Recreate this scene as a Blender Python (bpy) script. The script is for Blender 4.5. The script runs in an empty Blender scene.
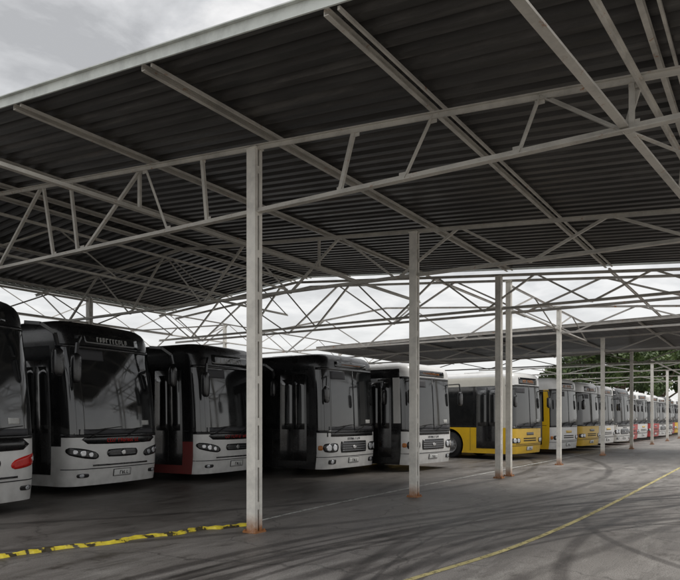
import bpy, bmesh, math, random
from mathutils import Vector, Matrix
random.seed(7)
scn=bpy.context.scene
R=math.radians
# ---------------------------------------------------------------- materials
def newmat(name):
    m=bpy.data.materials.new(name); m.use_nodes=True
    nt=m.node_tree; b=nt.nodes['Principled BSDF']
    return m,nt,b
def N(nt,t,**k):
    n=nt.nodes.new(t)
    for a,v in k.items(): setattr(n,a,v)
    return n
def ramp(nt,stops):
    n=nt.nodes.new('ShaderNodeValToRGB'); e=n.color_ramp.elements
    e[0].position,e[0].color=stops[0][0],(*stops[0][1],1)
    e[1].position,e[1].color=stops[-1][0],(*stops[-1][1],1)
    for p,c in stops[1:-1]:
        x=e.new(p); x.color=(*c,1)
    return n
def simple(name,col,rough=.5,metal=0,var=.25,scale=3,coat=0,dirt=0,dirtcol=(.10,.085,.07),bump=0,spec=None,rvar=0,dtop=1.3):
    m,nt,b=newmat(name); L=nt.links
    tc=N(nt,'ShaderNodeTexCoord'); ns=N(nt,'ShaderNodeTexNoise'); ns.inputs['Scale'].default_value=scale; ns.inputs['Detail'].default_value=6
    ns.inputs['Roughness'].default_value=.65
    L.new(tc.outputs['Object'],ns.inputs['Vector'])
    d=tuple(c*(1-var) for c in col); u=tuple(min(1,c*(1+var*.5)) for c in col)
    r=ramp(nt,[(.3,d),(.7,u)]); L.new(ns.outputs['Fac'],r.inputs['Fac']); out=r.outputs['Color']
    if dirt>0:
        sp=N(nt,'ShaderNodeSeparateXYZ'); L.new(tc.outputs['Object'],sp.inputs[0])
        mr=N(nt,'ShaderNodeMapRange'); mr.inputs[1].default_value=.15; mr.inputs[2].default_value=dtop; mr.inputs[3].default_value=dirt; mr.inputs[4].default_value=dirt*.15
        L.new(sp.outputs['Z'],mr.inputs[0])
        n2=N(nt,'ShaderNodeTexNoise'); n2.inputs['Scale'].default_value=5; n2.inputs['Detail'].default_value=8; L.new(tc.outputs['Object'],n2.inputs['Vector'])
        mm=N(nt,'ShaderNodeMath',operation='MULTIPLY'); L.new(mr.outputs[0],mm.inputs[0]); L.new(n2.outputs['Fac'],mm.inputs[1])
        m2=N(nt,'ShaderNodeMath',operation='MULTIPLY'); m2.inputs[1].default_value=1.7; L.new(mm.outputs[0],m2.inputs[0]); m2.use_clamp=True
        mx=N(nt,'ShaderNodeMix',data_type='RGBA'); L.new(m2.outputs[0],mx.inputs[0]); L.new(out,mx.inputs[6]); mx.inputs[7].default_value=(*dirtcol,1)
        out=mx.outputs[2]
    L.new(out,b.inputs['Base Color'])
    b.inputs['Roughness'].default_value=rough; b.inputs['Metallic'].default_value=metal
    if rvar:
        rr=N(nt,'ShaderNodeMapRange'); rr.inputs[1].default_value=.35; rr.inputs[2].default_value=.7; rr.inputs[3].default_value=rough; rr.inputs[4].default_value=rough+rvar
        L.new(ns.outputs['Fac'],rr.inputs[0]); L.new(rr.outputs[0],b.inputs['Roughness'])
    if coat: b.inputs['Coat Weight'].default_value=coat; b.inputs['Coat Roughness'].default_value=.08
    if spec is not None: b.inputs['Specular IOR Level'].default_value=spec
    return m
M={}
M['white']=simple('white_paint',(.80,.795,.775),.32,var=.07,coat=.4,dirt=.38)
M['cream']=simple('cream_paint',(.76,.73,.64),.35,var=.07,coat=.4,dirt=.4)
M['black']=simple('black_paint_and_shade',(.009,.009,.010),.22,var=.2,coat=.4,dirt=.2,dirtcol=(.04,.036,.032),rvar=.15)  # black front and trim paint; also colours shade onto the bus sides
M['grey']=simple('grey_paint',(.16,.165,.18),.35,var=.1,coat=.3,dirt=.3)
M['red']=simple('red_paint',(.45,.02,.02),.35,var=.1,coat=.3,dirt=.2)
M['darkred']=simple('dark_red_paint',(.20,.03,.03),.35,var=.1,coat=.3,dirt=.25)
M['yellow']=simple('yellow_paint',(.85,.52,.015),.35,var=.08,coat=.3,dirt=.28)
M['glass']=simple('dark_glass',(.009,.010,.011),.04,var=.3,scale=2.5,spec=.95,dirt=.14,dirtcol=(.14,.13,.12),rvar=.08,dtop=2.6)
M['rubber']=simple('rubber',(.02,.02,.02),.8,var=.3,scale=10)
M['rim']=simple('wheel_rim',(.32,.32,.32),.5,metal=.3,var=.3,scale=8)
M['lens']=simple('headlight_lens',(.75,.77,.8),.08,metal=.6,var=.25,scale=25)
M['amber']=simple('amber_lens',(.45,.15,.02),.2,var=.1)
M['redlens']=simple('red_lens',(.6,.02,.015),.15,var=.2,scale=20)
M['chrome']=simple('chrome',(.55,.55,.55),.25,metal=.9,var=.1)
M['plate']=simple('number_plate',(.70,.70,.68),.5,var=.1)
M['seat']=simple('interior_grey',(.06,.06,.065),.7,var=.1)
M['curtain']=simple('windscreen_sticker',(.5,.5,.48),.6,var=.2,scale=10)
def steelmat(name,col,rust=.55,rustbase=False):
    m,nt,b=newmat(name); L=nt.links
    tc=N(nt,'ShaderNodeTexCoord')
    n1=N(nt,'ShaderNodeTexNoise'); n1.inputs['Scale'].default_value=2.2; n1.inputs['Detail'].default_value=8; n1.inputs['Roughness'].default_value=.7
    L.new(tc.outputs['Object'],n1.inputs['Vector'])
    r1=ramp(nt,[(.3,tuple(c*.66 for c in col)),(.55,col),(.8,tuple(c*1.1 for c in col))]); L.new(n1.outputs['Fac'],r1.inputs['Fac'])
    n2=N(nt,'ShaderNodeTexNoise'); n2.inputs['Scale'].default_value=7; n2.inputs['Detail'].default_value=9; n2.inputs['Roughness'].default_value=.75
    L.new(tc.outputs['Object'],n2.inputs['Vector'])
    r2=ramp(nt,[(rust,(0,0,0)),(rust+.09,(1,1,1))]); L.new(n2.outputs['Fac'],r2.inputs['Fac'])
    fac=r2.outputs['Color']
    if rustbase:
        sp=N(nt,'ShaderNodeSeparateXYZ'); L.new(tc.outputs['Object'],sp.inputs[0])
        mr=N(nt,'ShaderNodeMapRange'); mr.inputs[1].default_value=.0; mr.inputs[2].default_value=.26; mr.inputs[3].default_value=2.2; mr.inputs[4].default_value=0
        L.new(sp.outputs['Z'],mr.inputs[0])
        mm=N(nt,'ShaderNodeMath',operation='MULTIPLY_ADD'); L.new(n2.outputs['Fac'],mm.inputs[0]); L.new(mr.outputs[0],mm.inputs[1]); L.new(r2.outputs['Color'],mm.inputs[2]); mm.use_clamp=True
        fac=mm.outputs[0]
    mx=N(nt,'ShaderNodeMix',data_type='RGBA'); L.new(fac,mx.inputs[0]); L.new(r1.outputs['Color'],mx.inputs[6]); mx.inputs[7].default_value=(.34,.14,.045,1)
    L.new(mx.outputs[2],b.inputs['Base Color']); b.inputs['Roughness'].default_value=.55
    return m
M['steel']=steelmat('painted_steel',(.58,.555,.50),.60)
M['steel_far']=steelmat('weathered_steel',(.42,.40,.37),.58)
M['column']=steelmat('painted_column',(.83,.80,.73),.66,True)
M['fascia']=steelmat('fascia_steel',(.66,.69,.65),.66)
def roofmat():
    m,nt,b=newmat('corrugated_roof_metal'); L=nt.links
    tc=N(nt,'ShaderNodeTexCoord'); mp=N(nt,'ShaderNodeMapping'); mp.inputs['Scale'].default_value=(2.6,.22,1)
    L.new(tc.outputs['Object'],mp.inputs[0])
    n1=N(nt,'ShaderNodeTexNoise'); n1.inputs['Scale'].default_value=2; n1.inputs['Detail'].default_value=8; n1.inputs['Roughness'].default_value=.7
    L.new(mp.outputs[0],n1.inputs['Vector'])
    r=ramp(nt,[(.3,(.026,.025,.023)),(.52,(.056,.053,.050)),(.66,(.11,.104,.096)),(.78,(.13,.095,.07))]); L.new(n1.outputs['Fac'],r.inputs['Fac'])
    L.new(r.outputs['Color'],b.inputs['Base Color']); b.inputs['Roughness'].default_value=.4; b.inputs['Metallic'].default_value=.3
    return m
M['roof']=roofmat()

# ---------------------------------------------------------------- mesh helpers
def mkobj(name,bm,mats,parent=None,smooth=False,loc=None):
    me=bpy.data.meshes.new(name); bm.to_mesh(me); bm.free()
    for m in mats: me.materials.append(m)
    if smooth:
        for p in me.polygons: p.use_smooth=True
        me.set_sharp_from_angle(angle=R(35))
    o=bpy.data.objects.new(name,me); scn.collection.objects.link(o)
    if parent: o.parent=parent
    if loc: o.location=loc
    return o
def empty(name,loc=(0,0,0),rz=0):
    e=bpy.data.objects.new(name,None); scn.collection.objects.link(e); e.location=loc; e.rotation_euler=(0,0,rz); e.empty_display_size=.3; return e
def box(bm,c,s,mi=0,mat=None):
    vs=[]
    for dx in(-.5,.5):
        for dy in(-.5,.5):
            for dz in(-.5,.5):
                v=Vector((dx*s[0],dy*s[1],dz*s[2]))
                if mat: v=mat@v
                vs.append(bm.verts.new(v+Vector(c)))
    for f in((0,1,3,2),(4,6,7,5),(0,4,5,1),(2,3,7,6),(0,2,6,4),(1,5,7,3)):
        fc=bm.faces.new([vs[i] for i in f]); fc.material_index=mi
def beam(bm,p0,p1,w,h,mi=0,off=(0,0)):
    p0=Vector(p0);p1=Vector(p1); d=p1-p0; l=d.length; d.normalize()
    up=Vector((0,0,1)) if abs(d.z)<.95 else Vector((1,0,0))
    sx=d.cross(up).normalized(); u=sx.cross(d).normalized()
    vs=[]
    for p in(p0,p1):
        for a,b2 in((-1,-1),(1,-1),(1,1),(-1,1)):
            vs.append(bm.verts.new(p+sx*(a*w/2+off[0])+u*(b2*h/2+off[1])))
    for f in((0,1,2,3),(7,6,5,4),(0,4,5,1),(1,5,6,2),(2,6,7,3),(3,7,4,0)):
        fc=bm.faces.new([vs[i] for i in f]); fc.material_index=mi
def tee(bm,p0,p1,w=.1,h=.08,flip=1,t=.012):
    beam(bm,p0,p1,w,t)
    beam(bm,p0,p1,t*2,h,off=(0,flip*(h/2+t/2)))
def angle(bm,p0,p1,a=.042,t=.007):
    beam(bm,p0,p1,t,a); beam(bm,p0,p1,a,t,off=(a/2+t/2,-a/2+t/2))
def chan(bm,p0,p1,w=.04,h=.07,t=.008):
    beam(bm,p0,p1,t,h); beam(bm,p0,p1,w,t,off=(w/2+t/2,h/2-t/2)); beam(bm,p0,p1,w,t,off=(w/2+t/2,-h/2+t/2))

# ---------------------------------------------------------------- roof profile
RIDGE=12.0
def ztop(Y):
    return 4.59+.084*Y if Y<=RIDGE else 4.59+.084*RIDGE-.084*(Y-RIDGE)
ZB=4.19
def truss_Y(bm,X,y0,y1,zt,zb,main=False,step=1.3,cw=.09):
    ks=[y0]+([RIDGE] if (y0<RIDGE<y1 and zt is ztop) else [])+[y1]
    for a,b in zip(ks[:-1],ks[1:]): tee(bm,(X,a,zt(a)),(X,b,zt(b)),cw,.05,-1)
    tee(bm,(X,y0,zb),(X,y1,zb),cw,.05,1)
    if main:
        segs=[((4.36,0),(4.14,1)),((3.51,0),(3.14,1)),((2.19,0),(1.96,1)),((1.08,0),(1.08,1)),((1.96,1),(1.16,0)),((.1,0),(.5,1)),
              ((6.55,0),(6.65,1)),((7.35,0),(7.85,1)),((7.95,1),(9.35,0)),((9.45,0),(9.65,1)),((10.1,0),(10.4,1)),((10.5,1),(11.9,0)),((12,0),(12,1))]
        y=12.1; up=False
        while y<y1-1.1:
            segs.append(((y,1 if up else 0),(y+1.1,0 if up else 1))); y+=1.1; up=not up
    else:
        segs=[]; y=y0+.1; up=True
        while y<y1-step*.5:
            n=min(y+step,y1-.05)
            segs.append(((y,1 if up else 0),(n,0 if up else 1)))
            y=n; up=not up
    done=[]
    for (a,ia),(b,ib) in segs:
        angle(bm,(X+.02,a,zt(a) if ia else zb),(X+.02,b,zt(b) if ib else zb))
        if main:
            for yy,ii in((a,ia),(b,ib)):
                if any(abs(yy-q)<.13 and ii==k for q,k in done): continue
                done.append((yy,ii))
                z=(zt(yy)-.065) if ii else zb+.062
                box(bm,(X+.0145,yy,z),(.005,.10,.07))
def truss_X(bm,x0,x1,Y0,Y1,zt,zb,step=1.2,wgt=.06):
    yy=lambda x: Y0+(Y1-Y0)*(x-x0)/(x1-x0)
    tee(bm,(x0,Y0,zt),(x1,Y1,zt),wgt,.04,-1); tee(bm,(x0,Y0,zb),(x1,Y1,zb),wgt,.04,1)
    n=max(2,int(round((x1-x0)/step))); s=(x1-x0)/n
    for i in range(n):
        a=x0+i*s;b=a+s
        if i%2==0: angle(bm,(a,yy(a),zb),(b,yy(b),zt),.035)
        else: angle(bm,(a,yy(a),zt),(b,yy(b),zb),.035)
def roof_sheet(bm,x0,x1,ys,zf,pitch=.25,dep=.065):
    prof=[];x=x0
    while x<x1:
        for dx,dz in((0,0),(.11,0),(.145,dep),(.215,dep)):
            if x+dx<x1: prof.append((x+dx,dz))
        x+=pitch
    rows=[]
    for Y in ys: rows.append([bm.verts.new((px,Y,zf(Y)+dz)) for px,dz in prof])
    for a,b in zip(rows[:-1],rows[1:]):
        for i in range(len(prof)-1): bm.faces.new((a[i],a[i+1],b[i+1],b[i]))
def column(parent,x,y,ztop_,s=.14):
    bm=bmesh.new()
    for sg in(-1,1):
        cx=sg*(s/2-.006)
        box(bm,(cx,0,ztop_/2),(.012,s,ztop_))
        for q in(-1,1): box(bm,(sg*(s/2-.012-.022),q*(s/2-.006),ztop_/2),(.044,.012,ztop_-.002))
    z=.35
    while z<ztop_-.1:
        for q in(-1,1): box(bm,(0,q*(s/2-.010),z),(.08,.008,.10))
        z+=.55
    box(bm,(0,0,.01),(.22,.22,.02))
    for a in(-1,1):
        for b in(-1,1): box(bm,(a*.09,b*.09,.03),(.022,.022,.025))
    box(bm,(0,0,ztop_+.006),(.18,.18,.012))
    return mkobj('column',bm,[M['column']],parent,loc=(x,y,0))
YC=5.7
def canopy(X0,X1,trX,Yr,zt,zb,cols,main=False,ridge=True,openroof=False,purY=None,lx=(),cs=.14,step=1.3):
    e=empty('bus_depot_canopy'); ST=M['steel'] if main else M['steel_far']
    bm=bmesh.new()
    for i,x in enumerate(trX): truss_Y(bm,x,Yr[0],Yr[1],zt,zb,main=(main and i==0),cw=.09 if main else .065,step=step)
    mkobj('roof_trusses',bm,[ST],e)
    bm=bmesh.new()
    for py in purY:
        chan(bm,(X0+.02,py,zt(py)+.15),(X1-.02,py,zt(py)+.15))
        if main: beam(bm,(X0+.02,py-.15,zt(py)+.14),(X1-.02,py-.15,zt(py)+.14),.025,.035)
    mkobj('purlins',bm,[ST],e)
    bm=bmesh.new()
    for a in lx: truss_X(bm,*a)
    if main:
        tee(bm,(3.9,1.417,4.22),(16.2,.26,4.22),.08,.055,1)
        tee(bm,(4.72,1.14,4.63),(16.2,.5,4.63),.07,.045,-1)
        for x in(6.75,9.1,11.45,13.8): angle(bm,(x,1.417-.094*(x-3.9),4.22),(x,1.14-.0557*(x-4.72),4.63))
        for x in(6.75,11.45): angle(bm,(x,1.417-.094*(x-3.9),4.22),(x+2.3,1.0-.0557*(x+2.3-4.72),4.63))
        tee(bm,(4.3,8.0,4.62),(16.2,8.0,4.62),.08,.05,1)
        for x in(6.66,11.4,15.9): angle(bm,(x+.06,8.0,4.62),(x+.06,8.0,5.3))
    mkobj('longitudinal_trusses',bm,[ST],e)
    if not openroof:
        ys=[Yr[0]]+([RIDGE] if ridge else [])+[Yr[1]]
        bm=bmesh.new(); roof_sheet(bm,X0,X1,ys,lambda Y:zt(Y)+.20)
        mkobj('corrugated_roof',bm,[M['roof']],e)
        bm=bmesh.new()
        for a,b in zip(ys[:-1],ys[1:]):
            for xx,s in((X0-.012,1),(X1+.012,1)): beam(bm,(xx,a,zt(a)+.22),(xx,b,zt(b)+.22),.02,.11); beam(bm,(xx,a,zt(a)+.282),(xx,b,zt(b)+.282),.10,.012)
        beam(bm,(X0,Yr[0]-.012,zt(Yr[0])+.2),(X1,Yr[0]-.012,zt(Yr[0])+.2),.02,.14)
        beam(bm,(X0,Yr[1]+.012,zt(Yr[1])+.2),(X1,Yr[1]+.012,zt(Yr[1])+.2),.02,.14)
        mkobj('fascia',bm,[M['fascia'] if main else M['steel_far']],e)
    for x,y in cols: column(e,x,y,zt(y)-.05,cs)
    return e
pur=[.9,3.25,5.6,8.0,10.4,11.8,12.4,15.0,17.6]
canopy(4.7,16.25,[6.66,11.3,15.95],(-.5,18),ztop,ZB,[(6.66,YC),(11.3,YC),(15.95,YC),(6.3,17.3),(12.6,17.3)],main=True,purY=pur,
  lx=[(6.66,15.9,12.3,12.3,5.4,4.6,1.5),(6.66,15.9,17.3,17.3,5.05,4.35,1.5)],cs=.145)
canopy(16.55,25.3,[16.7,21.5],(-.5,18),ztop,ZB,[(16.7,YC),(21.5,YC)],openroof=True,purY=[3.25,8.0],
  lx=[(16.7,25.2,1.1,1.1,4.6,4.17,2.1),(16.7,25.2,5.7,5.7,4.95,4.3,2.1)],cs=.13,step=1.9)
z2=lambda Y:4.83-.015*Y
canopy(25.5,37,[28,34.5],(-.5,18),z2,4.15,[(28,YC),(34.5,YC)],ridge=False,purY=[1,4,7,10,13,16],
  lx=[(25.6,36.9,1.1,1.1,4.6,4.15,1.9)],step=1.9)
z3=lambda Y:4.6
canopy(40.5,62,[41,54],(-.5,16),z3,4.15,[(41,YC),(47.5,YC),(54,YC),(60.5,YC)],openroof=True,purY=[5.7],step=2.2)
e=empty('steel_truss_frame'); bm=bmesh.new()
truss_X(bm,3,40,22.6,22.6,6.15,5.2,1.9,.09)
for x in(6.2,24.5): truss_Y(bm,x,22.6,30,lambda Y:6.15+.03*(Y-22.6),5.2,step=1.8)
mkobj('trusses',bm,[M['steel_far']],e)
for x in(2.9,12.0,24.5,35): column(e,x,22.9,6.05)
for x in(6.2,24.5): column(e,x,30,6.3)

# ---------------------------------------------------------------- ground
def groundmat():
    m,nt,b=newmat('worn_asphalt'); L=nt.links
    tc=N(nt,'ShaderNodeTexCoord'); O=tc.outputs['Object']
    def noise(sc,det=8,ro=.6,vec=O,dist=0):
        n=N(nt,'ShaderNodeTexNoise'); n.inputs['Scale'].default_value=sc; n.inputs['Detail'].default_value=det; n.inputs['Roughness'].default_value=ro; n.inputs['Distortion'].default_value=dist
        L.new(vec,n.inputs['Vector']); return n.outputs['Fac']
    big=noise(.25,6,.65,dist=.5)
    r=ramp(nt,[(.3,(.165,.150,.137)),(.5,(.245,.227,.209)),(.7,(.335,.315,.292))]); L.new(big,r.inputs['Fac'])
    col=r.outputs['Color']
    def mult(col,fac,c):
        mx=N(nt,'ShaderNodeMix',data_type='RGBA',blend_type='MULTIPLY'); L.new(fac,mx.inputs[0]); L.new(col,mx.inputs[6]); mx.inputs[7].default_value=(*c,1); return mx.outputs[2]
    mp=N(nt,'ShaderNodeMapping'); mp.inputs['Scale'].default_value=(.35,1.6,1); mp.inputs['Rotation'].default_value=(0,0,R(8)); L.new(O,mp.inputs[0])
    st=noise(1.1,8,.7,mp.outputs[0]); rs=ramp(nt,[(.46,(0,0,0)),(.64,(1,1,1))]); L.new(st,rs.inputs['Fac']); col=mult(col,rs.outputs['Color'],(.5,.485,.47))
    sp=noise(1.6,8,.75); r3=ramp(nt,[(.55,(0,0,0)),(.66,(1,1,1))]); L.new(sp,r3.inputs['Fac']); col=mult(col,r3.outputs['Color'],(.46,.44,.42))
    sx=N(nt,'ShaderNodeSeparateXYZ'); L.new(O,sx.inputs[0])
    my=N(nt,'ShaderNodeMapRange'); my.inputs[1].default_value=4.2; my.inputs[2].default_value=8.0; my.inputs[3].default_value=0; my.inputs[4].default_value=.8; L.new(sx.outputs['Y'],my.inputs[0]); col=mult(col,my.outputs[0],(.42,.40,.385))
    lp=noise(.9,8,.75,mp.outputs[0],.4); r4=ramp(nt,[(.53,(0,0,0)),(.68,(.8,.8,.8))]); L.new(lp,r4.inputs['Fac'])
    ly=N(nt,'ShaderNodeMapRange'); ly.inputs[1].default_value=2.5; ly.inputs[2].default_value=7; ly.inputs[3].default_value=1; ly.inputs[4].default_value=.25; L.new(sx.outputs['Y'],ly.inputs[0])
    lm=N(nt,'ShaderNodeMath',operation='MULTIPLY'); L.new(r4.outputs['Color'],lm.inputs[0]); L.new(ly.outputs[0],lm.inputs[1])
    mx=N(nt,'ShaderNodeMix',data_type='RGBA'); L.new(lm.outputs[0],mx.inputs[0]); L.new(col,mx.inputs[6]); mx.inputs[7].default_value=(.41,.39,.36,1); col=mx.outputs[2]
    ag=noise(70,2,.7); r5=ramp(nt,[(.35,(.62,.62,.62)),(.65,(1.28,1.28,1.28))]); L.new(ag,r5.inputs['Fac'])
    mg=N(nt,'ShaderNodeMix',data_type='RGBA',blend_type='MULTIPLY'); mg.inputs[0].default_value=.9; L.new(col,mg.inputs[6]); L.new(r5.outputs['Color'],mg.inputs[7]); col=mg.outputs[2]
    tn=noise(1.8,6,.75); tr=ramp(nt,[(.30,(.5,.5,.5)),(.5,(1,1,1))]); L.new(tn,tr.inputs['Fac'])
    tracks=[(4.5,-9,14.0,.09,1.0),(4.5,-9,13.74,.04,.9),(4.5,-9,13.55,.03,.8),(4.5,-9,12.1,.10,1.0),(4.5,-9,11.85,.04,.9),
            (5.2,-12,16.3,.09,1.0),(5.2,-12,16.05,.04,.9),(5.2,-12,15.3,.06,.9),(2.0,-14,18.9,.08,.8),
            (9,-9,12.9,.08,.9),(9,-9,12.65,.03,.8),(9,-9,11.0,.09,.85),(16,24,20.5,.10,.8),(16,24,18.4,.10,.8),(0,-40,44.0,.11,.8),(0,-40,42.4,.10,.7),
            (12,-4,6.6,.07,.8),(4,-3,7.6,.06,.9),(4,-3,7.4,.03,.7),(7,-3.5,6.6,.06,.8),(7,-3.5,6.4,.03,.6)]
    for cx,cy,rad,w,s in tracks:
        v=N(nt,'ShaderNodeVectorMath',operation='DISTANCE'); L.new(O,v.inputs[0]); v.inputs[1].default_value=(cx,cy,0)
        a=N(nt,'ShaderNodeMath',operation='SUBTRACT'); L.new(v.outputs['Value'],a.inputs[0]); a.inputs[1].default_value=rad
        ab=N(nt,'ShaderNodeMath',operation='ABSOLUTE'); L.new(a.outputs[0],ab.inputs[0])
        mr=N(nt,'ShaderNodeMapRange'); mr.inputs[1].default_value=w*.5; mr.inputs[2].default_value=w*1.25; mr.inputs[3].default_value=s; mr.inputs[4].default_value=0; L.new(ab.outputs[0],mr.inputs[0])
        mm=N(nt,'ShaderNodeMath',operation='MULTIPLY'); L.new(mr.outputs[0],mm.inputs[0]); L.new(tr.outputs['Color'],mm.inputs[1])
        col=mult(col,mm.outputs[0],(.38,.365,.36))
    vo=N(nt,'ShaderNodeTexVoronoi',feature='DISTANCE_TO_EDGE'); vo.inputs['Scale'].default_value=.45
    dn=N(nt,'ShaderNodeTexNoise'); dn.inputs['Scale'].default_value=1.5; dn.inputs['Detail'].default_value=5; L.new(O,dn.inputs['Vector'])
    va=N(nt,'ShaderNodeVectorMath',operation='MULTIPLY_ADD'); L.new(dn.outputs['Color'],va.inputs[0]); va.inputs[1].default_value=(.9,.9,0); L.new(O,va.inputs[2]); L.new(va.outputs[0],vo.inputs['Vector'])
    rc=ramp(nt,[(.0,(.7,.7,.7)),(.007,(0,0,0))]); L.new(vo.outputs['Distance'],rc.inputs['Fac']); col=mult(col,rc.outputs['Color'],(.3,.3,.3))
    L.new(col,b.inputs['Base Color'])
    rr=ramp(nt,[(.35,(.62,.62,.62)),(.65,(.36,.36,.36))]); L.new(st,rr.inputs['Fac']); L.new(rr.outputs['Color'],b.inputs['Roughness'])
    bp=N(nt,'ShaderNodeBump'); bp.inputs['Strength'].default_value=.35; bp.inputs['Distance'].default_value=.01; L.new(ag,bp.inputs['Height']); L.new(bp.outputs[0],b.inputs['Normal'])
    return m
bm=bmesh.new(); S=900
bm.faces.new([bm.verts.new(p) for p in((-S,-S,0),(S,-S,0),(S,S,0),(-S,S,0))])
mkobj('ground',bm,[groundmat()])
def worn(name,col,thr):
    m,nt,b=newmat(name); L=nt.links
    tc=N(nt,'ShaderNodeTexCoord'); n=N(nt,'ShaderNodeTexNoise'); n.inputs['Scale'].default_value=9; n.inputs['Detail'].default_value=8; n.inputs['Roughness'].default_value=.75; L.new(tc.outputs['Object'],n.inputs['Vector'])
    r=ramp(nt,[(thr,(0,0,0)),(thr+.12,(1,1,1))]); L.new(n.outputs['Fac'],r.inputs['Fac'])
    n2=N(nt,'ShaderNodeTexNoise'); n2.inputs['Scale'].default_value=2; n2.inputs['Detail'].default_value=6; L.new(tc.outputs['Object'],n2.inputs['Vector'])
    r2=ramp(nt,[(.3,tuple(c*.6 for c in col)),(.7,col)]); L.new(n2.outputs['Fac'],r2.inputs['Fac']); L.new(r2.outputs['Color'],b.inputs['Base Color'])
    L.new(r.outputs['Color'],b.inputs['Alpha']); b.inputs['Roughness'].default_value=.7
    return m
def ribbon(name,pts,w,mat,z=.004):
    bm=bmesh.new(); P=[Vector((x,y,z)) for x,y in pts]; prev=None
    for i,p in enumerate(P):
        d=(P[min(i+1,len(P)-1)]-P[max(i-1,0)]).normalized(); n=Vector((-d.y,d.x,0))*w/2
        cur=(bm.verts.new(p-n),bm.verts.new(p+n))
        if prev: bm.faces.new((prev[0],cur[0],cur[1],prev[1]))
        prev=cur
    return mkobj(name,bm,[mat])
def curve(pts,n=12):
    out=[]
    for i in range(len(pts)-1):
        p0=pts[max(i-1,0)];p1=pts[i];p2=pts[i+1];p3=pts[min(i+2,len(pts)-1)]
        for k in range(n):
            t=k/n
            out.append(tuple(.5*((2*p1[j])+(-p0[j]+p2[j])*t+(2*p0[j]-5*p1[j]+4*p2[j]-p3[j])*t*t+(-p0[j]+3*p1[j]-3*p2[j]+p3[j])*t**3) for j in(0,1)))
    out.append(pts[-1]); return out
ribbon('yellow_lane_marking',curve([(1.5,3.35),(4.0,3.02),(5.48,2.81),(7.7,2.5),(11.36,2.36),(18.2,2.33),(40,2.3),(80,2.3)]),.075,worn('worn_yellow_paint',(.66,.57,.26),.37))
ribbon('white_parking_line',curve([(7.4,6.25),(9.76,6.40),(16,6.5),(40,6.5)]),.07,worn('worn_white_paint',(.65,.65,.61),.39))
def tape():
    m,nt,b=newmat('yellow_tape'); L=nt.links
    tc=N(nt,'ShaderNodeTexCoord'); mp=N(nt,'ShaderNodeMapping'); mp.inputs['Scale'].default_value=(2.2,1,1); L.new(tc.outputs['Object'],mp.inputs[0])
    w=N(nt,'ShaderNodeTexNoise'); w.inputs['Scale'].default_value=4; w.inputs['Detail'].default_value=5; L.new(mp.outputs[0],w.inputs['Vector'])
    r=ramp(nt,[(.43,(.05,.04,.02)),(.47,(.60,.47,.04)),(.7,(.80,.66,.06))]); L.new(w.outputs['Fac'],r.inputs['Fac']); L.new(r.outputs['Color'],b.inputs['Base Color']); b.inputs['Roughness'].default_value=.45
    return m
tp=curve([(2.2,7.5),(3.0,7.1),(3.95,6.93),(4.55,6.83),(5.1,6.60),(5.5,6.62),(5.95,6.42),(6.35,6.44),(6.7,6.22),(7.1,6.13)],8)
bm=bmesh.new(); prev=None
for i,(x,y) in enumerate(tp):
    a=tp[max(i-1,0)];c=tp[min(i+1,len(tp)-1)]; d=Vector((c[0]-a[0],c[1]-a[1],0)).normalized(); n=Vector((-d.y,d.x,0))
    wd=.05+.022*math.sin(i*1.3)*math.sin(i*.37+1); z=.012+.014*abs(math.sin(i*.9))
    ring=[bm.verts.new(Vector((x,y,.002))-n*wd),bm.verts.new(Vector((x,y,z+.008))-n*wd*.5),bm.verts.new(Vector((x,y,z))+n*wd*.1),bm.verts.new(Vector((x,y,z+.014))+n*wd*.6),bm.verts.new(Vector((x,y,.003))+n*wd)]
    if prev:
        for k in range(4): bm.faces.new((prev[k],ring[k],ring[k+1],prev[k+1]))
    prev=ring
mkobj('yellow_barrier_tape',bm,[tape()])

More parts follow.
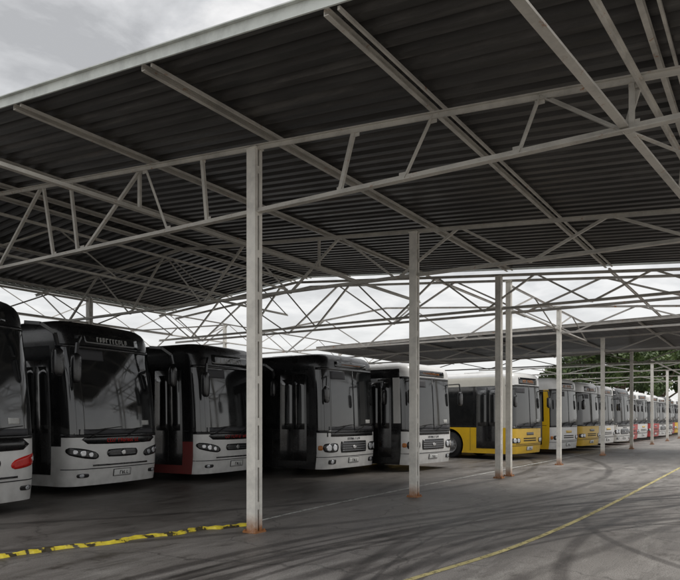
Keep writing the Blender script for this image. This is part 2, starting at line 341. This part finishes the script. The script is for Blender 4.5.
# ---------------------------------------------------------------- buses
MATS=['white','cream','black','grey','red','darkred','yellow','glass','rubber','rim','lens','amber','redlens','chrome','plate','curtain','seat']
MI={k:i for i,k in enumerate(MATS)}; ML=[M[k] for k in MATS]
class Bus:
    def __init__(s,**k):
        d=dict(hw=1.25,L=11.0,H=3.25,r=.32,bow=.09,zw0=1.15,zw1=2.72,low='white',mask='black',top='black',side_low='black',side_up='black',rake=.2,  # black sides: their shade is put into the body colour
               style='a',stripe=None,pier=None,ac=False,door=True,zb=.22,swz=1.35,redlamp=False)
        d.update(k); s.__dict__.update(d)
        pts=[];hw=s.hw;r=s.r
        n=14
        for i in range(n+1):
            x=(hw-r)*i/n; pts.append((x,s.bow*(x/hw)**2))
        yb=pts[-1][1]
        for i in range(1,13):
            a=-math.pi/2+math.pi/2*i/12; pts.append((hw-r+r*math.cos(a),yb+r+r*math.sin(a)))
        s.yc=yb+r; rr=.15
        pts.append((hw,s.L-rr))
        for i in range(1,5):
            a=math.pi/2*i/4; pts.append((hw-rr+rr*math.cos(a),s.L-rr+rr*math.sin(a)))
        pts.append((0,s.L))
        S=[0]
        for a,b in zip(pts[:-1],pts[1:]): S.append(S[-1]+math.dist(a,b))
        s.pts=pts;s.S=S; s.sc=S[n+12]; s.sr=S[n+13]; s.se=S[-1]
    def base(s,t):
        sg=1 if t>=0 else -1; t=min(abs(t),s.se-1e-6)
        for i in range(len(s.S)-1):
            if s.S[i+1]>=t: break
        f=(t-s.S[i])/(s.S[i+1]-s.S[i]); a=s.pts[i];b=s.pts[i+1]
        return sg*(a[0]+(b[0]-a[0])*f),a[1]+(b[1]-a[1])*f
    def pos0(s,t,z):
        x,y=s.base(t)
        RR=.26; i=0
        if z>s.H-RR: q=min(1,(z-(s.H-RR))/RR); i=RR*(1-math.sqrt(max(0,1-q*q)))
        w=max(0,1-y/1.6)
        rk=0
        if z>1.1: rk=s.rake*((z-1.1)/2.1)**1.6
        if z<.55: rk+=.16*(.55-z)
        y=i+(s.L-2*i)*(y/s.L)+rk*w
        tum=1-.03*max(0,(z-1.2)/2)**1.5
        return Vector((x*tum*(1-i/s.hw),y,z))
    def pos(s,t,z,off=0):
        p=s.pos0(t,z)
        if off:
            e=.01; du=s.pos0(t+e,z)-s.pos0(t-e,z); dv=s.pos0(t,z+e)-s.pos0(t,z-e)
            n=du.cross(dv).normalized(); p=p+n*off
        return p
    def y2s(s,y): return s.sc+(y-s.yc)
    def patch(s,bm,s0,s1,z0,z1,mat,off=.006,rnd=0,ns=6,nz=4,sk0=0,sk1=0,tap=0):
        mi=MI[mat]; g=[]
        for j in range(nz+1):
            row=[]
            for i in range(ns+1):
                u=2*i/ns-1;v=2*j/nz-1
                uu=u*math.sqrt(1-v*v/2);vv=v*math.sqrt(1-u*u/2)
                u2=u*(1-rnd)+uu*rnd; v2=v*(1-rnd)+vv*rnd
                t=(u2+1)/2; q=(v2+1)/2
                S_=s0+(s1-s0)*t; S_+= tap*(q-.5)
                z=z0+(z1-z0)*q+sk0*(1-t)+sk1*t
                row.append((S_,z))
            g.append(row)
        F=[[bm.verts.new(s.pos(a,b,off)) for a,b in row] for row in g]
        for j in range(nz):
            for i in range(ns):
                f=bm.faces.new((F[j][i],F[j][i+1],F[j+1][i+1],F[j+1][i])); f.material_index=mi; f.smooth=True
        loop=[(0,i) for i in range(ns)]+[(j,ns) for j in range(nz)]+[(nz,i) for i in range(ns,0,-1)]+[(j,0) for j in range(nz,0,-1)]
        B=[bm.verts.new(s.pos(*g[j][i],-.01)) for j,i in loop]
        for k in range(len(loop)):
            a=loop[k];b=loop[(k+1)%len(loop)]
            f=bm.faces.new((F[b[0]][b[1]],F[a[0]][a[1]],B[k],B[(k+1)%len(loop)])); f.material_index=mi
    def bar(s,bm,a,b,mat,w=.02,off=.012):
        n=5
        P=[s.pos(a[0]+(b[0]-a[0])*i/n,a[1]+(b[1]-a[1])*i/n,off) for i in range(n+1)]
        for p,q in zip(P[:-1],P[1:]): beam(bm,p,q,w,w,MI[mat])
    def build(s):
        H=s.H; hw=s.hw
        ss=[0]+[ (hw-s.r)*i/6 for i in range(1,7)]+[s.hw-s.r+(s.sc-(hw-s.r))*i/8 for i in range(1,9)]
        s.sws=s.sc-.06
        ss+= [s.y2s(y) for y in(.55,1.55,1.65,3.0,3.1,4.5,4.6,6.0,6.1,7.5,7.6,9.0,9.1,s.L-.5)]+[s.sr,s.sr+.12,s.se-.7]
        full=[-a for a in reversed(ss[1:])]+ss+[s.se]
        zs=[s.zb,.32,.45,.62,.8,.95,s.zw0,1.35,1.6,1.9,2.2,2.5,s.zw1,s.zw1+.05,H-.28]
        zs=sorted(set(z for z in zs if z<=H-.27))
        zs+=[H-.26+.26*math.sin(math.pi/2*k/5) for k in range(1,6)]
        bm=bmesh.new(); G=[]
        for z in zs: G.append([bm.verts.new(s.pos0(t,z)) for t in full])
        n=len(full)
        for j in range(len(zs)-1):
            zm=(zs[j]+zs[j+1])/2
            for i in range(n):
                i2=(i+1)%n
                tm=(full[i]+full[i2])/2 if i2 else s.se
                a=abs(tm)
                if a<s.sws:
                    mt='glass' if s.zw0<zm<s.zw1 else (s.low if zm<s.zw0 else (s.mask if zm<H-.26 else s.top))
                else:
                    y=s.yc+a-s.sc
                    if zm<s.swz: mt=s.side_low
                    elif zm<s.zw1 and .55<y<s.L-.5:
                        pil=any(p<y<p+.1 for p in(1.55,3.0,4.5,6.0,7.5,9.0))
                        mt='black' if pil else 'glass'
                    elif zm<s.zw1: mt=s.side_up if y>.55 else (s.pier or s.mask)
                    elif zm<H-.2: mt=s.side_up
                    else: mt=s.top
                f=bm.faces.new((G[j][i],G[j][i2],G[j+1][i2],G[j+1][i])); f.material_index=MI[mt]
        f=bm.faces.new(G[-1]); f.material_index=MI[s.top]
        f=bm.faces.new(list(reversed(G[0]))); f.material_index=MI['black']
        bmesh.ops.recalc_face_normals(bm,faces=bm.faces[:])
        me=bpy.data.meshes.new('bus_body'); bm.to_mesh(me); bm.free()
        for m in ML: me.materials.append(m)
        ob=bpy.data.objects.new('tmp',me); scn.collection.objects.link(ob)
        cb=bmesh.new()
        for yy in(2.65,s.L-3.0):
            for sg in(-1,1):
                bmesh.ops.create_cone(cb,cap_ends=True,segments=36,radius1=.6,radius2=.6,depth=.9,matrix=Matrix.Translation((sg*hw,yy,.5))@Matrix.Rotation(math.pi/2,4,'Y'))
        for f in cb.faces: f.material_index=MI['rubber']
        cm=bpy.data.meshes.new('c'); cb.to_mesh(cm); cb.free()
        for m in ML: cm.materials.append(m)
        co=bpy.data.objects.new('cut',cm); scn.collection.objects.link(co)
        md=ob.modifiers.new('b','BOOLEAN'); md.object=co; md.operation='DIFFERENCE'; md.solver='EXACT'
        dg=bpy.context.evaluated_depsgraph_get(); me2=bpy.data.meshes.new_from_object(ob.evaluated_get(dg))
        bpy.data.objects.remove(ob); bpy.data.objects.remove(co)
        for p in me2.polygons: p.use_smooth=True
        me2.set_sharp_from_angle(angle=R(32))
        s.body=me2
        bm=bmesh.new()
        for yy in(2.65,s.L-3.0):
            for sg in(-1,1):
                prof=[(.30,.0),(.44,.0),(.485,.03),(.49,.06),(.49,.24),(.46,.28),(.30,.28)]
                rim=[(.30,.0),(.28,.05),(.22,.09),(.14,.06),(.13,-.0),(.0,-.0)]
                seg=32
                for pr,mi in((prof,'rubber'),(rim,'rim')):
                    rings=[]
                    for (rad,dp) in pr:
                        x=sg*(hw-.04-dp)
                        rings.append([bm.verts.new((x,yy+rad*math.cos(2*math.pi*k/seg),.49+rad*math.sin(2*math.pi*k/seg))) for k in range(seg)])
                    for a,b in zip(rings[:-1],rings[1:]):
                        for k in range(seg):
                            f=bm.faces.new((a[k],a[(k+1)%seg],b[(k+1)%seg],b[k])); f.material_index=MI[mi]; f.smooth=True
                for k in range(10):
                    a=2*math.pi*k/10; box(bm,(sg*(hw-.10),yy+.19*math.cos(a),.49+.19*math.sin(a)),(.04,.03,.03),MI['chrome'])
        bmesh.ops.remove_doubles(bm,verts=bm.verts[:],dist=.0005)
        s.wheels=bpy.data.meshes.new('bus_wheels'); bm.to_mesh(s.wheels); bm.free()
        for m in ML: s.wheels.materials.append(m)
        s.details()
    def letters(s,bm,s0,s1,z0,z1,mat,seed,off=.010):
        rd=random.Random(seed); x=s0; h=z1-z0
        while x<s1-.5*h:
            w=h*rd.uniform(.45,.7); t=h*.2
            k=rd.randint(0,5)
            if k==5: x+=h*.5; continue
            s.patch(bm,x,x+t,z0,z1,mat,off,ns=1,nz=1)
            if k in(0,2,4): s.patch(bm,x+t,x+w,z1-t,z1,mat,off,ns=1,nz=1)
            if k in(1,2,3): s.patch(bm,x+t,x+w,z0,z0+t,mat,off,ns=1,nz=1)
            if k in(0,3): s.patch(bm,x+w-t,x+w,z0+t,z1-t,mat,off,ns=1,nz=1)
            x+=w+h*.3
    def details(s):
        bm=bmesh.new(); P=lambda *a,**k: s.patch(bm,*a,**k); H=s.H; st=s.style; hw=s.hw
        if st in('b','c'): P(-.015,.015,s.zw0+.01,s.zw1-.01,'black',.010,ns=1)
        P(-s.sws,s.sws,s.zw0-.03,s.zw0+.03,'black',.008,ns=24,nz=1)
        P(-s.sws,s.sws,s.zw1-.03,s.zw1+.03,'black',.008,ns=24,nz=1)
        for x0 in(-.85,.05):
            s.bar(bm,(x0+.05,s.zw0-.02),(x0+.42,s.zw0+.14),'rubber',.02,.03); s.bar(bm,(x0,s.zw0+.10),(x0+.78,s.zw0+.17),'rubber',.014,.04)
        if H-.3>s.zw1:
            P(-.75,.75,s.zw1+.06,min(H-.2,s.zw1+.30),'glass',.008,ns=12,rnd=.05)
            s.letters(bm,-.45,.45,s.zw1+.12,min(H-.26,s.zw1+.22),'amber' if st!='a' else 'curtain',int(H*100),.012)
        P(-.95,-.35,s.zw1-.26,s.zw1-.06,'seat',.004); P(.58,.82,s.zw0+.20,s.zw0+.30,'curtain',.004)
        P(-1.05,1.05,s.zw0+.02,s.zw0+.13,'seat',.003,ns=16,nz=1)
        P(-s.sws,s.sws,.50,.515,'rubber',.004,ns=24,nz=1)
        P(-.24,.24,.325,.47,'black',.010); P(-.225,.225,.335,.46,'plate',.014); s.letters(bm,-.18,.18,.36,.43,'black',5,.018)
        if st=='a':
            for g in(-1,1):
                a,b=(.62,1.30)
                s0,s1=(a,b) if g>0 else (-b,-a)
                k=dict(sk0=0,sk1=.12) if g>0 else dict(sk0=.12,sk1=0)
                P(s0,s1,.66,.84,'redlens' if (s.redlamp) else 'black',.012,rnd=.75,ns=12,**k)
                for c,r_ in((.80,.05),(.97,.062),(1.12,.045)):
                    z=.75+ .12*(c-.62)/.66
                    if s.redlamp and c<1.1: continue
                    P(g*c-r_,g*c+r_,z-r_,z+r_,'lens',.020,rnd=1,ns=6,nz=6)
                P(g*.95-.13,g*.95+.13,.34,.42,'black',.01,rnd=.5); P(g*.98-.05,g*.98+.05,.345,.415,'lens',.016,rnd=1)
            P(-.42,.42,.72,.88,'black',.010,rnd=.35,ns=12)
            for z in(.77,.82): P(-.38,.38,z-.005,z+.005,'grey',.018,ns=12,nz=1)
            P(-.06,.06,.74,.86,'chrome',.026,rnd=1)
            P(-.75,.75,.555,.585,'black',.008,ns=12,nz=1)
            P(-1.0,1.0,.98,1.18,'black',.006,ns=16,nz=2,rnd=.45)
            if s.stripe: s.letters(bm,-.45,.45,1.02,1.09,s.stripe,int(s.L*10+H*100))
        if st=='b':
            for g in(-1,1):
                P(g*.95-.26,g*.95+.26,.62,.86,'black',.010,rnd=.6,ns=8)
                for c,r_ in((.83,.085),(1.04,.085)): P(g*c-r_,g*c+r_,.74-r_,.74+r_,'lens',.022,rnd=1,ns=6,nz=6)
                P(g*1.27-.06,g*1.27+.06,.68,.80,'amber',.012,rnd=.5)
                P(g*.9-.14,g*.9+.14,.32,.44,'black',.01,rnd=.4); P(g*.9-.06,g*.9+.06,.33,.43,'lens',.018,rnd=1)
            P(-.6,.6,.60,.90,'black',.008,rnd=.15,ns=12)
            for z in(.65,.71,.77,.83): P(-.56,.56,z-.012,z+.012,'grey',.018,ns=12,nz=1)
            P(-.09,.09,.69,.79,'chrome',.026,rnd=1)
            P(-1.1,1.1,1.02,1.15,'black',.006,ns=14,nz=1)
            s.letters(bm,-.3,.3,.93,.99,s.stripe or 'grey',3)
        if st=='c':
            for g in(-1,1):
                P(g*.98-.24,g*.98+.24,.60,.78,'black',.010,rnd=.35,ns=8)
                for c,r_ in((.86,.075),(1.06,.075)): P(g*c-r_,g*c+r_,.69-r_,.69+r_,'lens',.022,rnd=1,ns=6,nz=6)
                P(g*1.28-.05,g*1.28+.05,.62,.76,'amber',.012,rnd=.4)
            P(-.5,.5,.66,.70,'rubber',.006,ns=8,nz=1); P(-.5,.5,.74,.78,'rubber',.006,ns=8,nz=1)
            P(-.28,.28,.88,.98,s.stripe or 'grey',.008,ns=8,nz=1)
            P(-1.0,1.0,.555,.57,'rubber',.006,ns=12,nz=1)
        if s.door:
            a=-s.y2s(1.5);b=-s.y2s(.62)
            P(a,b,.40,2.62,'black',.008,ns=2,nz=8)
            m_=(a+b)/2
            for q0,q1 in((a+.06,m_-.03),(m_+.03,b-.06)): P(q0,q1,1.2,2.5,'glass',.012,ns=2,nz=8,rnd=.03)
            P(m_-.008,m_+.008,.42,2.6,'rubber',.014,ns=1,nz=8)
        for g in(-1,1):
            P(*sorted((g*s.y2s(.1),g*s.y2s(s.L-.3))),1.185,1.20,'rubber',.006,ns=30,nz=1)
            for yy in(1.75,3.6,4.8,6.0,7.2):
                P(*sorted((g*s.y2s(yy),g*s.y2s(yy+.012))),.3,1.18,'rubber',.003,ns=1)
            for yy in(3.55,6.6): P(*sorted((g*s.y2s(yy),g*s.y2s(yy+.1))),.6,.64,'amber',.012,ns=1,nz=1)
        for yy in(2.2,7.8): box(bm,(0,yy,H+.03),(.7,.7,.1),MI[s.top])
        s.det=bpy.data.meshes.new('bus_trim')
        bm.to_mesh(s.det); bm.free()
        for m in ML: s.det.materials.append(m)
        bm=bmesh.new()
        for g in(-1,1):
            if st=='a':
                p=[(g*1.02,.22,H-.36),(g*1.12,-.02,H-.38),(g*1.30,-.14,H-.52),(g*1.34,-.16,H-.72)]
                for a,b in zip(p[:-1],p[1:]): beam(bm,a,b,.045,.055,MI['black'])
                c=(g*1.35,-.16,H-1.0); sz=(.20,.12,.56 if g<0 else .46)
            else:
                p=[(g*1.17,.2,2.5),(g*1.34,-.08,2.52),(g*1.38,-.10,2.3)]
                for a,b in zip(p[:-1],p[1:]): beam(bm,a,b,.03,.03,MI['black'])
                c=(g*1.38,-.10,2.08); sz=(.20,.09,.42)
            r_=bmesh.ops.create_uvsphere(bm,u_segments=14,v_segments=10,radius=.5)
            for v in r_['verts']:
                q=v.co*2
                for ax in range(3): q[ax]=math.copysign(abs(q[ax])**.55,q[ax])
                v.co=Vector((c[0]+q.x*sz[0]/2,c[1]+q.y*sz[1]/2,c[2]+q.z*sz[2]/2))
                for f in v.link_faces: f.material_index=MI['black']; f.smooth=True
            box(bm,(c[0],c[1]+sz[1]/2+.003,c[2]),(sz[0]*.75,.006,sz[2]*.78),MI['chrome'])
        s.mir=bpy.data.meshes.new('bus_mirrors'); bm.to_mesh(s.mir); bm.free()
        for m in ML: s.mir.materials.append(m)
    def place(s,x,y,yaw=0):
        c=Vector((s.hw,0,0)); rz=R(yaw); c.rotate(Matrix.Rotation(rz,3,'Z'))
        e=empty('parked_bus',(x+c.x,y+c.y,0),rz)
        for nm,me in(('body',s.body),('wheels',s.wheels),('trim_and_lamps',s.det),('mirrors',s.mir)):
            o=bpy.data.objects.new(nm,me); scn.collection.objects.link(o); o.parent=e
        return e
V1=Bus(H=3.42,zw1=2.95,side_low='white',low='white',mask='black',style='a',zb=.18,rake=.3,r=.4,bow=.14,redlamp=True,zw0=1.2)
V2=Bus(H=3.42,zw1=2.9,side_low='white',low='white',mask='black',style='a',stripe='redlens',zb=.18,rake=.3,r=.36,bow=.14,swz=1.0)
V3=Bus(H=3.25,zw1=2.7,side_low='darkred',low='white',mask='black',style='a',stripe='red',zb=.2,rake=.22,swz=1.0)
V4=Bus(H=3.15,zw1=2.75,side_low='black',low='white',mask='black',style='b',zb=.2,rake=.12,top='black')
V5=Bus(H=3.05,zw1=2.62,side_low='black',low='white',mask='white',style='b',zb=.2,rake=.12,top='white',pier='white')
V6=Bus(H=3.15,zw1=2.65,side_low='yellow',low='yellow',mask='white',side_up='cream',style='c',top='white',rake=.1,pier='cream',swz=1.2)
V7=Bus(H=3.15,zw1=2.65,side_low='yellow',low='white',mask='white',side_up='white',style='c',top='white',rake=.1,pier='yellow',stripe='yellow')
V8=Bus(H=3.1,zw1=2.6,side_low='red',low='red',mask='white',side_up='white',style='c',top='white',rake=.1,pier='white')
for v in(V1,V2,V3,V4,V5,V6,V7,V8): v.build()
V1.place(3.98,9.65,8); V2.place(7.68,11.0,7); V3.place(10.9,10.85,4); V4.place(13.6,9.3,-2); V5.place(16.2,8.3,-6)
V6.place(22.7,7.55,-8); V7.place(27.2,7.3,-8); V6.place(31.0,7.2,-8); V7.place(34.7,7.2,-8)
x=38.3
for v in(V4,V8,V7,V8,V5,V4,V8,V6,V5,V8,V4,V7,V5,V8,V5): v.place(x,7.1+random.uniform(-.2,.3),-8+random.uniform(-1,1)); x+=3.6

# ---------------------------------------------------------------- background building
e=empty('warehouse_building'); 
bm=bmesh.new(); 
box(bm,(60,62,4.2),(110,20,8.4)); mkobj('walls',bm,[simple('warehouse_wall',(.42,.42,.41),.8,var=.15,scale=.5)],e)
bm=bmesh.new()
vs=[bm.verts.new(p) for p in((4,51.5,8.41),(116,51.5,8.41),(116,62,10.2),(4,62,10.2),(4,72.5,8.41),(116,72.5,8.41))]
bm.faces.new((vs[0],vs[1],vs[2],vs[3])); bm.faces.new((vs[3],vs[2],vs[5],vs[4])); bm.faces.new((vs[0],vs[3],vs[4])); bm.faces.new((vs[1],vs[5],vs[2]))
mkobj('roof',bm,[simple('warehouse_roof',(.5,.5,.5),.5,var=.15,scale=.4)],e)
bm=bmesh.new()
for i in range(18): box(bm,(9+i*6,51.97,6.4),(3.6,.06,1.0))
mkobj('windows',bm,[M['glass']],e)

# ---------------------------------------------------------------- trees
def leafmat():
    m,nt,b=newmat('foliage'); L=nt.links
    oi=N(nt,'ShaderNodeTexCoord'); n=N(nt,'ShaderNodeTexNoise'); n.inputs['Scale'].default_value=.9; n.inputs['Detail'].default_value=5; L.new(oi.outputs['Object'],n.inputs['Vector'])
    r=ramp(nt,[(.3,(.03,.055,.015)),(.5,(.07,.11,.03)),(.75,(.15,.20,.06))]); L.new(n.outputs['Fac'],r.inputs['Fac']); L.new(r.outputs['Color'],b.inputs['Base Color']); b.inputs['Roughness'].default_value=.6
    return m
LM=leafmat(); BK=simple('bark',(.10,.075,.05),.9,var=.3,scale=6)
def treemesh(seed,h=11,w=5):
    rd=random.Random(seed); bm=bmesh.new()
    def limb(p,q,r0,r1,n=8):
        d=(q-p).normalized(); a=d.orthogonal().normalized(); b=d.cross(a)
        r1_=[bm.verts.new(p+(a*math.cos(2*math.pi*k/n)+b*math.sin(2*math.pi*k/n))*r0) for k in range(n)]
        r2_=[bm.verts.new(q+(a*math.cos(2*math.pi*k/n)+b*math.sin(2*math.pi*k/n))*r1) for k in range(n)]
        for k in range(n): f=bm.faces.new((r1_[k],r1_[(k+1)%n],r2_[(k+1)%n],r2_[k])); f.material_index=1
    fork=Vector((rd.uniform(-.3,.3),rd.uniform(-.3,.3),h*.33)); limb(Vector((0,0,0)),fork,.32,.22)
    cl=[]
    for i in range(9):
        a=rd.uniform(0,6.28); rr=rd.uniform(.3,1)*w*.75; q=Vector((rr*math.cos(a),rr*math.sin(a),h*rd.uniform(.5,.9)))
        mid=fork.lerp(q,.5)+Vector((0,0,.4)); limb(fork,mid,.15,.09,6); limb(mid,q,.09,.03,6)
        cl.append((q,rd.uniform(.9,1.7)))
        for k in range(3): cl.append((q+Vector((rd.gauss(0,1.1),rd.gauss(0,1.1),rd.gauss(0,.8))),rd.uniform(.5,1.2)))
    for c,rad in cl:
        for k in range(int(130*rad)):
            d=Vector((rd.gauss(0,1),rd.gauss(0,1),rd.gauss(0,1))).normalized()*rad*rd.uniform(.5,1.1); d.z*=.75
            p=c+d; s=rd.uniform(.12,.3); a=Vector((rd.gauss(0,1),rd.gauss(0,1),rd.gauss(0,1))).normalized(); b=a.orthogonal().normalized()
            bm.faces.new([bm.verts.new(p+a*s),bm.verts.new(p+b*s*.6),bm.verts.new(p-a*s),bm.verts.new(p-b*s*.6)])
    me=bpy.data.meshes.new('tree'); bm.to_mesh(me); bm.free(); me.materials.append(LM); me.materials.append(BK); return me
TM=[treemesh(1),treemesh(2,10,6),treemesh(5,12,5)]
def fromview(px,d):
    t=(px-340)/661; return (d*(.837+.5475*t),d*(.5475-.837*t))
for i,(px,d,sc) in enumerate([(585,80,1.15),(605,95,1.25),(622,80,.95),(645,90,1.25),(664,80,1.0),(684,86,1.15),(705,80,1.1),(730,88,1.2),(760,90,1.1),(560,110,1),(790,95,1),(830,100,1.2),(880,98,1.1)]):
    o=bpy.data.objects.new('tree',TM[i%3]); scn.collection.objects.link(o); x,y=fromview(px,d); o.location=(x,y,0); o.scale=(sc,sc,sc); o.rotation_euler=(0,0,i*1.7)
bm=bmesh.new(); box(bm,(150,0,1.4),(.3,240,2.8)); mkobj('boundary_wall',bm,[simple('boundary_wall_plaster',(.4,.38,.35),.85,var=.25,scale=.6)])

# ---------------------------------------------------------------- sky / light
w=bpy.data.worlds.new('World'); scn.world=w; w.use_nodes=True; nt=w.node_tree; L=nt.links
for n in list(nt.nodes): nt.nodes.remove(n)
out=N(nt,'ShaderNodeOutputWorld'); sky=N(nt,'ShaderNodeTexSky'); sky.sky_type='NISHITA'; sky.sun_disc=False
SE=R(52); SR=R(140)
sky.sun_elevation=SE; sky.sun_rotation=SR
b1=N(nt,'ShaderNodeBackground'); b1.inputs['Strength'].default_value=.1; L.new(sky.outputs[0],b1.inputs[0])
tc=N(nt,'ShaderNodeTexCoord'); sp=N(nt,'ShaderNodeSeparateXYZ'); L.new(tc.outputs['Generated'],sp.inputs[0])
za=N(nt,'ShaderNodeMath',operation='ADD'); L.new(sp.outputs['Z'],za.inputs[0]); za.inputs[1].default_value=.12
zm=N(nt,'ShaderNodeMath',operation='MAXIMUM'); L.new(za.outputs[0],zm.inputs[0]); zm.inputs[1].default_value=.08
dx=N(nt,'ShaderNodeMath',operation='DIVIDE'); L.new(sp.outputs['X'],dx.inputs[0]); L.new(zm.outputs[0],dx.inputs[1])
dy=N(nt,'ShaderNodeMath',operation='DIVIDE'); L.new(sp.outputs['Y'],dy.inputs[0]); L.new(zm.outputs[0],dy.inputs[1])
cb=N(nt,'ShaderNodeCombineXYZ'); L.new(dx.outputs[0],cb.inputs[0]); L.new(dy.outputs[0],cb.inputs[1])
cn=N(nt,'ShaderNodeTexNoise'); cn.inputs['Scale'].default_value=2.8; cn.inputs['Detail'].default_value=10; cn.inputs['Roughness'].default_value=.56; cn.inputs['Distortion'].default_value=.25; L.new(cb.outputs[0],cn.inputs['Vector'])
cr=ramp(nt,[(.36,(.50,.505,.515)),(.48,(.70,.705,.715)),(.60,(1.0,.99,.98))]); L.new(cn.outputs['Fac'],cr.inputs['Fac'])
hz=N(nt,'ShaderNodeMapRange'); hz.inputs[1].default_value=.08; hz.inputs[2].default_value=.34; hz.inputs[3].default_value=.85; hz.inputs[4].default_value=0; L.new(sp.outputs['Z'],hz.inputs[0])
hm=N(nt,'ShaderNodeMix',data_type='RGBA'); L.new(hz.outputs[0],hm.inputs[0]); L.new(cr.outputs['Color'],hm.inputs[6]); hm.inputs[7].default_value=(.94,.94,.93,1)
mz=N(nt,'ShaderNodeMapRange'); mz.inputs[1].default_value=.55; mz.inputs[2].default_value=1.0; mz.inputs[3].default_value=1.0; mz.inputs[4].default_value=2.7; L.new(sp.outputs['Z'],mz.inputs[0])
b2=N(nt,'ShaderNodeBackground'); L.new(mz.outputs[0],b2.inputs['Strength']); L.new(hm.outputs[2],b2.inputs[0])
mx=N(nt,'ShaderNodeMixShader'); mx.inputs[0].default_value=.92; L.new(b1.outputs[0],mx.inputs[1]); L.new(b2.outputs[0],mx.inputs[2]); L.new(mx.outputs[0],out.inputs[0])
sd=bpy.data.lights.new('sun','SUN'); sd.energy=1.5; sd.angle=R(20); sd.color=(1,.95,.88)
so=bpy.data.objects.new('sun',sd); scn.collection.objects.link(so)
sv=Vector((math.cos(SE)*math.sin(SR),math.cos(SE)*math.cos(SR),math.sin(SE)))
so.rotation_euler=(-sv).to_track_quat('-Z','Y').to_euler()

cam=bpy.data.cameras.new('camera'); co=bpy.data.objects.new('camera',cam); scn.collection.objects.link(co)
co.location=(0,0,1.5); co.rotation_euler=(R(90),0,-R(56.82)); cam.sensor_width=36; cam.lens=35.0; cam.shift_y=.188; cam.clip_end=3000; cam.clip_start=.05
scn.camera=co
scn.view_settings.view_transform='Standard'; scn.view_settings.look='None'; scn.view_settings.exposure=0
